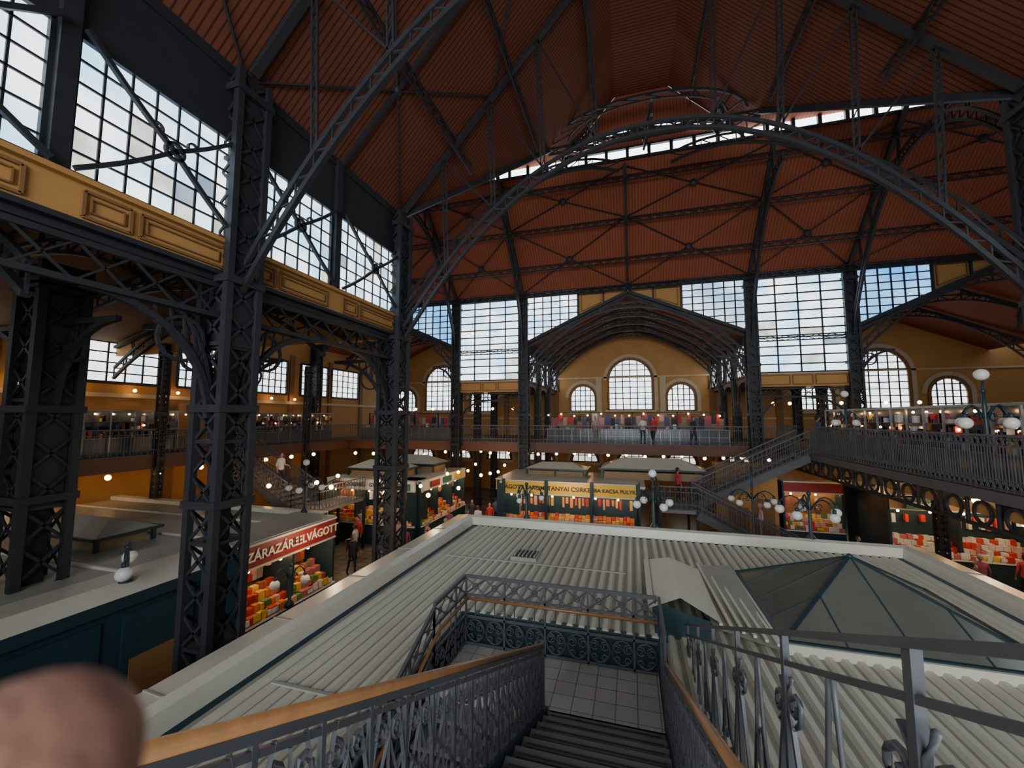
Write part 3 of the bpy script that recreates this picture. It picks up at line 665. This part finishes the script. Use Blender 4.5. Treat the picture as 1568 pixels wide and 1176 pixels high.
b.box(10.9,12.3,21.1,21.15,-3.75,-3.35,GSIGN); b.box(13.3,14.4,19.5,19.55,-3.9,-3.2,WSIGN); b.box(15,16.6,21.1,21.15,-3.8,-3.4,RSIGN)
for x in(13.4,14.3): b.beam((x,19.52,-3.2),(x,19.52,-1.9),.02,.02,IRON)
o=b.build('butcher_stall')
text('HÚS · HENTESÁRU',(11.6,21.07,-3.55),(R90,0,0),.16,TXTW,o)
b=B(); b.box(11.8,20,15.8,16.3,G,-5.9,TEAL); b.box(11.75,20.05,15.75,16.35,-5.9,-5.84,WSIGN)
for i in range(46):
    x=random.uniform(11.9,19.5); b.box(x,x+.25,15.85,16.2,-5.84,-5.84+random.uniform(.1,.25),random.choice(goods))
b.build('meat_counter')
b=B(); b.box(4.3,7.2,24.3,25.2,G,-2.4,OCH); b.box(4.9,5.8,24.25,24.3,G,-4.7,OCHD); b.box(6.1,7.0,24.25,24.3,-6,-4.2,OCHD); b.build('kiosk_wall_panel')
b=B(); b.box(7.4,10.2,25.2,25.5,G,-2,OCHD)
front(b,(7.5,24.9),(10.1,24.9),(0,-1),RSIGN,-3.3)
b.build('bakery_stall')
# ---------------------------------------------------------------- galleries
b=B()
b.box(-24,27,26.3,EY,-1.9,-1.65,OCHC); b.box(-24,27,26.2,26.32,-2.25,-1.62,BROWN)
b.box(-24,-20.5,-13,26.3,-1.9,-1.65,OCHC); b.box(-20.52,-20.4,-13,26.3,-2.25,-1.62,BROWN)
b.box(8.0,11.5,-13,26.3,-1.9,-1.65,OCHC)
for y in range(-12,26,3): b.box(-24,-20.5,y,y+.15,-2.2,-1.9,IRON); b.box(8,11.5,y,y+.15,-2.3,-1.9,IRON)
for x in range(-23,27,3): b.box(x,x+.15,26.3,EY,-2.3,-1.9,IRON)
b.build('gallery_deck')
b=B()
railing(b,(-20.4,26.15,-1.65),(7.9,26.15,-1.65),1.15,'fine',.22,.012); railing(b,(11.6,26.15,-1.65),(24,26.15,-1.65),1.15,'fine',.3,.010)
railing(b,(-20.35,3,-1.65),(-20.35,15.6,-1.65),1.15,'fine',.22,.012); railing(b,(-20.35,17.2,-1.65),(-20.35,26.1,-1.65),1.15,'fine',.22,.012)
railing(b,(7.95,3,-1.65),(7.95,22.0,-1.65),1.25,'fine',.17,.016); railing(b,(7.95,23.6,-1.65),(7.95,26.1,-1.65),1.25,'fine',.2,.012)
railing(b,(11.5,14,-1.65),(11.5,26.1,-1.65),1.15,'fine',.3,.011)
b.build('gallery_railing')
b=B()
b.beam((7.95,-10,-1.8),(7.95,26.2,-1.8),.12,.26,IRONG); b.beam((7.95,-10,-2.55),(7.95,26.2,-2.55),.09,.08,IRON)
y=-9.5
while y<26:
    c=(7.95,y+.45,-2.24)
    ring=[(7.95,c[1]+.26*math.cos(t*math.pi/8),c[2]+.26*math.sin(t*math.pi/8)) for t in range(17)]
    b.path(ring,.06,.05,IRON,(1,0,0))
    b.add([(7.99,y+.45+.40*math.cos(math.pi*t/10),-2.28+.32*math.sin(math.pi*t/10)) for t in range(11)],[tuple(range(11))],OCH)
    b.beam((7.95,y,-1.9),(7.95,y,-2.55),.06,.06,IRON,(1,0,0))
    y+=.9
b.build('gallery_girder')
def cases(x0,x1,y0,y1,z1,step,name):
    b=B(); z0=-1.65
    L=(y1-y0); n=int(L/step)
    for i in range(n+1):
        s=i*step
        for x in(x0,x1): b.box(x-.025,x+.025,y0+s-.025,y0+s+.025,z0,z1,ALU)
        b.box(x0,x1,y0+s-.03,y0+s+.03,z1-.06,z1,ALU)
    b.box(x0+.1,x1-.1,y0,y1,z0,z0+.8,CASE)
    b.box((x0+x1)/2-.02,(x0+x1)/2+.02,y0,y1,z0,z1-.05,CASE)
    for z in(z0+.8,z0+1.15,z0+1.5): b.box(x0,x1,y0,y1,z-.025,z,CASE)
    for x in(x0,x1): b.box(x-.03,x+.03,y0,y1,z1-.06,z1,ALU); b.box(x-.03,x+.03,y0,y1,z0+.8-.03,z0+.8,ALU)
    for i in range(int(L*34)):
        s=random.uniform(.1,L-.2); z=random.choice((z0+.8,z0+1.15,z0+1.5)); w=random.uniform(.05,.18)
        xx=random.choice((x0+.05,x1-.25)); b.box(xx,xx+.15,y0+s,y0+s+w,z,z+random.uniform(.08,.32),random.choice([goods[3],goods[2],goods[6],cloth[1],cloth[3],cloth[4],cloth[2],CASE,BROWN,goods[0]]))
    s=.4
    while s<L:
        for x in(x0+.08,x1-.08): b.ball((x,y0+s,z1-.18-.5*(random.random()<.4)),.04,BULB,6,4)
        s+=.6
    b.build(name)
cases(8.45,9.5,4,21.6,.36,.8,'souvenir_display_case'); cases(-22.6,-21.4,2,15,.35,.9,'souvenir_display_case'); cases(-22.6,-21.4,17,25.5,.35,.9,'souvenir_display_case')
b=B()
for x0,x1 in((-5.4,5.6),(-20,-12),(12.2,22)):
    b.box(x0,x1,26.9,27.0,-1.65,-.75,CASE); x=x0
    while x<x1: b.box(x-.02,x+.02,26.86,26.9,-1.65,-.7,ALU); x+=.55
    b.box(x0,x1,26.85,26.92,-.75,-.7,ALU); b.box(x0,x1,26.85,26.9,-1.2,-1.17,ALU)
    x=x0+.1
    while x<x1-.4:
        w=random.uniform(.15,.4)
        z=random.uniform(0,.3)
        if random.random()<.9: b.box(x,x+w,28.0,28.04,z-random.uniform(.35,.8),z,random.choice(cloth+[cloth[4],cloth[0],cloth[3]]))
        if random.random()<.6: b.box(x,x+w*.6,27.0,27.2,-.7,-.7+random.uniform(.08,.3),random.choice(cloth+goods[3:4]))
        x+=w+random.uniform(0,.1)
    b.box(x0,x1,28.05,28.1,-1.65,-.05,PANEL)
    for k in range(5): xx=x0+(x1-x0)*k/4; b.box(xx-.04,xx+.04,27.9,28,-1.65,.4,IRON)
    b.box(x0,x1,27.9,28.0,.34,.4,IRON)
b.build('souvenir_textile_stall')
b=B()
for i in range(13): b.ball((-5.5+i*.9,27.8,.2+.08*math.sin(i*2)),.055,BULB,6,4)
for i in range(24): b.ball((-13+i*1.15,27.2+.6*(i%3),-2.45),.10,BULB,8,5)
for y in range(4,26,2): b.ball((-22,y+.3,-2.6),.12,BULB,8,5); b.ball((-23.6,y,1.35),.08,BULB,8,5)
for y in range(6,26,2): b.ball((10,y,-2.5),.10,BULB,8,5)
for x in(-19,-17.5,-15,-13.5,12,13.5,15.5,17,18.5,20.5): b.ball((x,25.0,-2.5),.11,BULB,8,5)
for x in(-9.9,-7.9):
    for y in(15,18,21,22.5,24,25.3): b.ball((x,y,-3.3+.2*(y%2)),.09,BULB,8,5)
for x in(7.2,8.6,9.5,12.2,13,14.4,16): b.ball((x,29,.9),.10,BULB,8,5)
for x in(-19.5,-18,-16.5,-15,-13,-10,-8.4): b.ball((x,29,.7),.10,BULB,8,5)
for x,y in((11,19.5),(12.4,20.4),(13.6,19.2),(15,20.3),(11.8,17),(14,16.6),(16.2,18.6)): b.ball((x,y,-3.3),.11,BULB,8,5)
for x,y in((-13,15.5),(-14.6,16.4),(-12,17.6),(-16,15),(-18,14.4),(-15.2,18.6)): b.ball((x,y,-3.1),.10,BULB,8,5)
b.build('string_of_warm_lamps')
# warm fill lights without fixtures, added to brighten the aisles and far bay
for i,(x,y,z,e) in enumerate(((-13,16.4,-2.9,90),(-9,22.5,-2.9,70),(-3,19.4,-3.2,70),(13,19.2,-2.9,110),(17,18.5,-2.9,70),(-9.2,10.8,-3.6,50),(-22,8,-2.8,60),(9,25.6,-2.6,30),(-8.8,16.5,-3.2,50),(0,30,1.2,60),(10.2,14,-2.7,40))):
    l=bpy.data.lights.new('warm_fill_light','POINT'); l.energy=e; l.color=(1,.72,.42); l.shadow_soft_size=.12
    o=bpy.data.objects.new('warm_fill_light',l); o.location=(x,y,z+ZO); COL.objects.link(o)
# ---------------------------------------------------------------- stairs from galleries
def dogleg(x0,y,s,name,fy):
    b=B(); zt0=-1.65; zl=-4.2; run=(zt0-zl)/.5
    n=15
    for i in range(n):
        xa=x0+s*run*i/n; xb=x0+s*run*(i+1)/n; z=zt0-(i+1)*(zt0-zl)/n
        b.box(min(xa,xb),max(xa,xb),y-.8,y+.8,z-.1,z,STEP)
        xa2=x0+s*run-s*run*i/n; xb2=x0+s*run-s*run*(i+1)/n; z2=zl-(i+1)*(zl-G)/n
        b.box(min(xa2,xb2),max(xa2,xb2),fy-.8,fy+.8,z2-.1,z2,STEP)
    xl=x0+s*run; xe=xl+s*1.6
    b.box(min(xl,xe),max(xl,xe),min(y,fy)-.8,max(y,fy)+.8,zl-.15,zl,STEP)
    for yy in(y-.8,y+.8):
        b.beam((x0,yy,zt0-.2),(xl,yy,zl-.2),.06,.35,IRONG); railing(b,(x0,yy,zt0),(xl,yy,zl),1.05,'fine',.2,.014)
    for yy in(fy-.8,fy+.8):
        b.beam((xl,yy,zl-.2),(x0,yy,G),.06,.35,IRONG); railing(b,(xl,yy,zl),(x0,yy,G),1.05,'fine',.2,.014)
    railing(b,(xe,min(y,fy)-.8,zl),(xe,max(y,fy)+.8,zl),1.05,'fine',.22,.010)
    railing(b,(xl,min(y,fy)-.8,zl),(xe,min(y,fy)-.8,zl),1.05,'fine',.22,.010)
    for xx in(xl,xe):
        for yy in(min(y,fy)-.75,max(y,fy)+.75): b.box(xx-.06,xx+.06,yy-.06,yy+.06,G,zl,IRON)
    b.build(name)
dogleg(7.9,22.8,-1,'gallery_staircase',21.1); dogleg(-20.4,16.4,1,'gallery_staircase',18.1)
# ---------------------------------------------------------------- lamps
def lamp(x,y,z0,h,n=4,arm=.7,r=.16,rot=0,tall=True):
    b=B()
    b.tube([(x,y,z0),(x,y,z0+.12),(x,y,z0+.2),(x,y,z0+h*.9),(x,y,z0+h+.15)],.05,TEAL,8,rs=[.14,.12,.05,.045,.03])
    b.ball((x,y,z0+h+.2),.06,TEAL)
    for k in range(n):
        a=rot+2*math.pi*k/n; c,s=math.cos(a),math.sin(a)
        pts=[(x,y,z0+h*.75)]+[(x+c*arm*t,y+s*arm*t,z0+h*.75+.38*math.sin(t*math.pi*.85)) for t in(.2,.4,.6,.8,1)]
        b.tube(pts,.022,TEAL,6)
        e=pts[-1]; b.tube([(x+c*arm*(.35+.14*math.cos(u)),y+s*arm*(.35+.14*math.cos(u)),z0+h*.75+.1+.1*math.sin(u)) for u in[q*.8 for q in range(8)]],.014,TEAL,5)
        b.tube([e,(e[0],e[1],e[2]-.1)],.05,TEAL,8); b.ball((e[0],e[1],e[2]-.1-r*.85),r,GLOBE,16,10)
    if tall: b.tube([(x,y,z0+h),(x,y,z0+h+.45)],.025,TEAL,6); b.ball((x,y,z0+h+.6),r,GLOBE,16,10)
    b.build('globe_street_lamp')
lamp(4.7,13.35,RZ+.2,1.1,5,.7,.125,.2,False); lamp(.6,13.35,RZ+.2,1.1,4,.55,.12,.5,True); lamp(-3.4,13.35,RZ+.2,1.0,3,.5,.09,.3,False)
lamp(4.7,19,G,4.6,5,.8,.13,.1,False); lamp(-12.0,12.9,-3.6,1.3,4,.6,.12,.4,True); lamp(-10.95,6.6,-3.65,.55,2,.7,.15,-.6,False)
lamp(-9.9,10.2,-5.6,1.0,2,.4,.14,.9,False)
lamp(8.2,12.6,-1.65,2.1,4,.5,.14,.3,True); lamp(8.2,19.2,-1.65,2.0,4,.45,.13,.3,True); lamp(-6.5,9.8,-6.8,3.0,2,.35,.14,.7,False)
# ---------------------------------------------------------------- people
def person(x,y,z,rot,h,shirt,pants,hair,stride=.0,arm=0.0):
    sc=h/1.72
    V=[(0,0,.95,.13),(0,-.01,1.15,.125),(0,0,1.34,.14),(0,0,1.46,.06),(0,-.01,1.53,.052),
       (.17,0,1.40,.062),(.23,.02,1.12,.045),(.24,-.08-arm*.3,.92+arm*.25,.032),(.235,-.13-arm*.35,.83+arm*.3,.03),
       (-.17,0,1.40,.062),(-.23,.03,1.12,.045),(-.24,-.05,.90,.032),(-.235,-.08,.80,.03),
       (.09,0,.88,.09),(.10,-.03-stride*.5,.50,.06),(.10,.03-stride,.10,.043),(.10,-.12-stride,.045,.038),
       (-.09,0,.88,.09),(-.10,-.02+stride*.4,.50,.06),(-.10,.04+stride,.10,.043),(-.10,-.10+stride,.045,.038)]
    E=[(0,1),(1,2),(2,3),(3,4),(2,5),(5,6),(6,7),(7,8),(2,9),(9,10),(10,11),(11,12),(0,13),(13,14),(14,15),(15,16),(0,17),(17,18),(18,19),(19,20)]
    me=bpy.data.meshes.new('tmp'); me.from_pydata([v[:3] for v in V],E,[]); o=bpy.data.objects.new('tmp',me); COL.objects.link(o)
    o.modifiers.new('s','SKIN')
    for i,v in enumerate(V): me.skin_vertices[0].data[i].radius=(v[3],v[3]*.85)
    me.skin_vertices[0].data[0].use_root=True
    o.modifiers.new('u','SUBSURF').levels=1
    bpy.context.view_layer.update()
    ev=bpy.data.meshes.new_from_object(o.evaluated_get(bpy.context.evaluated_depsgraph_get()))
    b=B(); b.mi(shirt)
    b.v=[(v.co.x,v.co.y,v.co.z) for v in ev.vertices]
    for p in ev.polygons:
        c=p.center; m=shirt
        if c.z<.93 and abs(c.x)<.19: m=pants
        if c.z<.1: m=IRON
        if c.z>1.46 or (abs(c.x)>.19 and c.z<.9+arm*.3): m=SKIN
        b.f.append(list(p.vertices)); b.fm.append(b.mi(m)); b.sm.append(True)
    bpy.data.objects.remove(o)
    H=(0,-.015,1.615-ZO)
    b.ball(H,.1,SKIN,14,10,(.78,.95,1.15)); b.ball((0,.012,1.635-ZO),.106,hair,14,10,(.84,.95,1.1))
    b.ball((0,-.112,1.6-ZO),.016,SKIN,6,4,(1,1,1.6)); b.ball((0,-.1,1.562-ZO),.02,goods[7],6,4,(1.2,.4,.35))
    for s in(-1,1): b.ball((s*.032,-.103,1.622-ZO),.01,IRON,6,4); b.ball((s*.082,0,1.61-ZO),.022,SKIN,6,4,(.4,.8,1.2))
    for s in(-1,1):
        hx=s*.235; hy=-.13-arm*.35 if s>0 else -.08; hz=(.83+arm*.3 if s>0 else .80)-ZO
        for k in range(4): b.tube([(hx,hy-.03+.02*k,hz-.01),(hx,hy-.035+.02*k,hz-.06),(hx-s*.01,hy-.04+.02*k,hz-.09+.008*abs(k-1))],.009,SKIN,5)
        b.tube([(hx-s*.01,hy-.03,hz+.01),(hx-s*.02,hy-.06,hz-.03)],.01,SKIN,5)
    ob=b.build('person'); ob.location=(x,y,z+ZO); ob.rotation_euler=(0,0,rot); ob.scale=(sc,sc,sc)
    return ob
hairs=[mat('hair_brown',(.06,.035,.02),.7),mat('hair_dark',(.015,.012,.01),.7),mat('hair_grey',(.3,.28,.26),.7)]
pants=[mat('trousers_navy',(.02,.03,.06),.8),mat('trousers_black',(.015,.015,.017),.8),mat('trousers_beige',(.25,.2,.14),.8)]
pp=[(.7,26.6,-1.65,.3,1.76),(1.3,26.6,-1.65,-.5,1.7),(-2.2,26.6,-1.65,2.8,1.75),(3.6,26.6,-1.65,.8,1.72),(8.5,22.6,-1.65,1.6,1.75),(-20.9,16.2,-1.65,-1.2,1.75),(-16.8,16.4,-3.45,1.5,1.72),
    (2.2,22.2,-4.2,1.9,1.7),(5.5,21.1,-5.55,-1.5,1.7),(-9.6,24,G,.2,1.72),(-8.4,25,G,2.9,1.7),(-9.9,21.3,G,.4,1.68),(-8.6,22.4,G,3,1.75),(-8.3,23.6,G,.2,1.7),(-9.2,19.4,G,2.2,1.68),
    (-11.8,15.5,G,1.2,1.7),(-11,16.5,G,2.8,1.74),(-10.4,17.5,G,.4,1.66),(-12.8,17,G,-1.4,1.72),(-13.6,18.3,G,.1,1.7),(-11.4,18.5,G,3,1.7),(-14.6,15.8,G,1,1.7),
    (11.4,18.6,G,.3,1.7),(12.4,19.9,G,3,1.72),(13.1,18.3,G,1.4,1.66),(13.9,20.2,G,2.9,1.74),(14.8,19.3,G,2.8,1.7),(10.1,20.4,G,2.9,1.7),(12.0,17.3,G,.5,1.7),(15.8,20.3,G,3.1,1.7),(9.3,21.5,G,.6,1.7),
    (-9.0,13.0+4,G,.1,1.72),(-9.8,18.6,G,2.5,1.7),(-12.3,14.4,G,.9,1.7),(8.9,17.5,-1.65+0,0,1.7),(10.3,19,-1.65,2.4,1.72),(10.2,16.8,-1.65,1.2,1.7)]
for i,(x,y,z,r,h) in enumerate(pp):
    if i==34: continue
    person(x,y,z,r,h,cloth[(i*5+1)%6],pants[i%3],hairs[i%3],stride=.16 if i%2 else .03,arm=.6*(i%3==0))
# ---------------------------------------------------------------- camera
cam=bpy.data.cameras.new('camera'); co=bpy.data.objects.new('camera',cam); COL.objects.link(co)
co.location=(0,0,ZO); co.rotation_euler=(math.radians(94.8),0,math.radians(16.3))
cam.sensor_width=36; cam.lens=36*620/1568; cam.clip_start=.005; cam.clip_end=300
cam.dof.use_dof=True; cam.dof.focus_distance=10; cam.dof.aperture_fstop=7
bpy.context.scene.camera=co
bpy.context.view_layer.update()
# ---------------------------------------------------------------- hand (photographer's, by the lens)
M=co.matrix_world
def cw(x,y,z): return M@Vector((x,y,-z))
def chain(V,E,name,parent,m,lv=2):
    me=bpy.data.meshes.new(name); me.from_pydata([tuple(v[0]) for v in V],E,[]); o=bpy.data.objects.new(name,me); COL.objects.link(o)
    o.modifiers.new('s','SKIN')
    for i,v in enumerate(V): me.skin_vertices[0].data[i].radius=(v[1],v[1])
    me.skin_vertices[0].data[0].use_root=True
    o.modifiers.new('u','SUBSURF').levels=lv; o.modifiers['u'].render_levels=lv; me.materials.append(m)
    bpy.context.view_layer.update()
    ev=bpy.data.meshes.new_from_object(o.evaluated_get(bpy.context.evaluated_depsgraph_get())); ev.materials.clear(); ev.materials.append(m)
    for p in ev.polygons: p.use_smooth=True
    bpy.data.objects.remove(o); q=bpy.data.objects.new(name,ev); COL.objects.link(q); q.parent=parent; return q
hand=bpy.data.objects.new('hand',None); COL.objects.link(hand)
tip=Vector((-.0555,-.0405,.048)); base=Vector((-.092,-.118,.052))
def lp(t,dx=0,dy=0,dz=0): p=tip.lerp(base,t); return cw(p.x+dx,p.y+dy,p.z+dz)
chain([(lp(1.0),.0130),(lp(.72),.0125),(lp(.5),.0130),(lp(.25),.0128),(lp(.08),.0128),(lp(-.03),.010)],[(0,1),(1,2),(2,3),(3,4),(4,5)],'index_finger',hand,HSKIN)
chain([(cw(-.147,-.195,.055),.03),(cw(-.120,-.155,.054),.022),(cw(-.094,-.12,.052),.013)],[(0,1),(1,2)],'palm',hand,HSKIN)
for k,(dx,dy,nm) in enumerate(((-.025,.006,'middle_finger'),(-.048,.004,'ring_finger'),(-.068,-.008,'little_finger'))):
    L=(1,.92,.74)[k]
    bs=Vector((-.124+dx*.9,-.132+dy,.056))
    chain([(cw(bs.x,bs.y,bs.z),.010),(cw(bs.x-.004,bs.y+.035*L,bs.z+.004),.009),(cw(bs.x-.002,bs.y+.058*L,bs.z+.010),.0085),(cw(bs.x,bs.y+.075*L,bs.z+.018),.0075)],[(0,1),(1,2),(2,3)],nm,hand,HSKIN)
chain([(cw(-.120,-.185,.058),.014),(cw(-.085,-.172,.066),.0115),(cw(-.060,-.16,.072),.010)],[(0,1),(1,2)],'thumb',hand,HSKIN)
# ---------------------------------------------------------------- world
w=bpy.data.worlds.new('world'); bpy.context.scene.world=w; w.use_nodes=True
bg=w.node_tree.nodes['Background']; bg.inputs[0].default_value=(.75,.85,1,1); bg.inputs[1].default_value=1.0
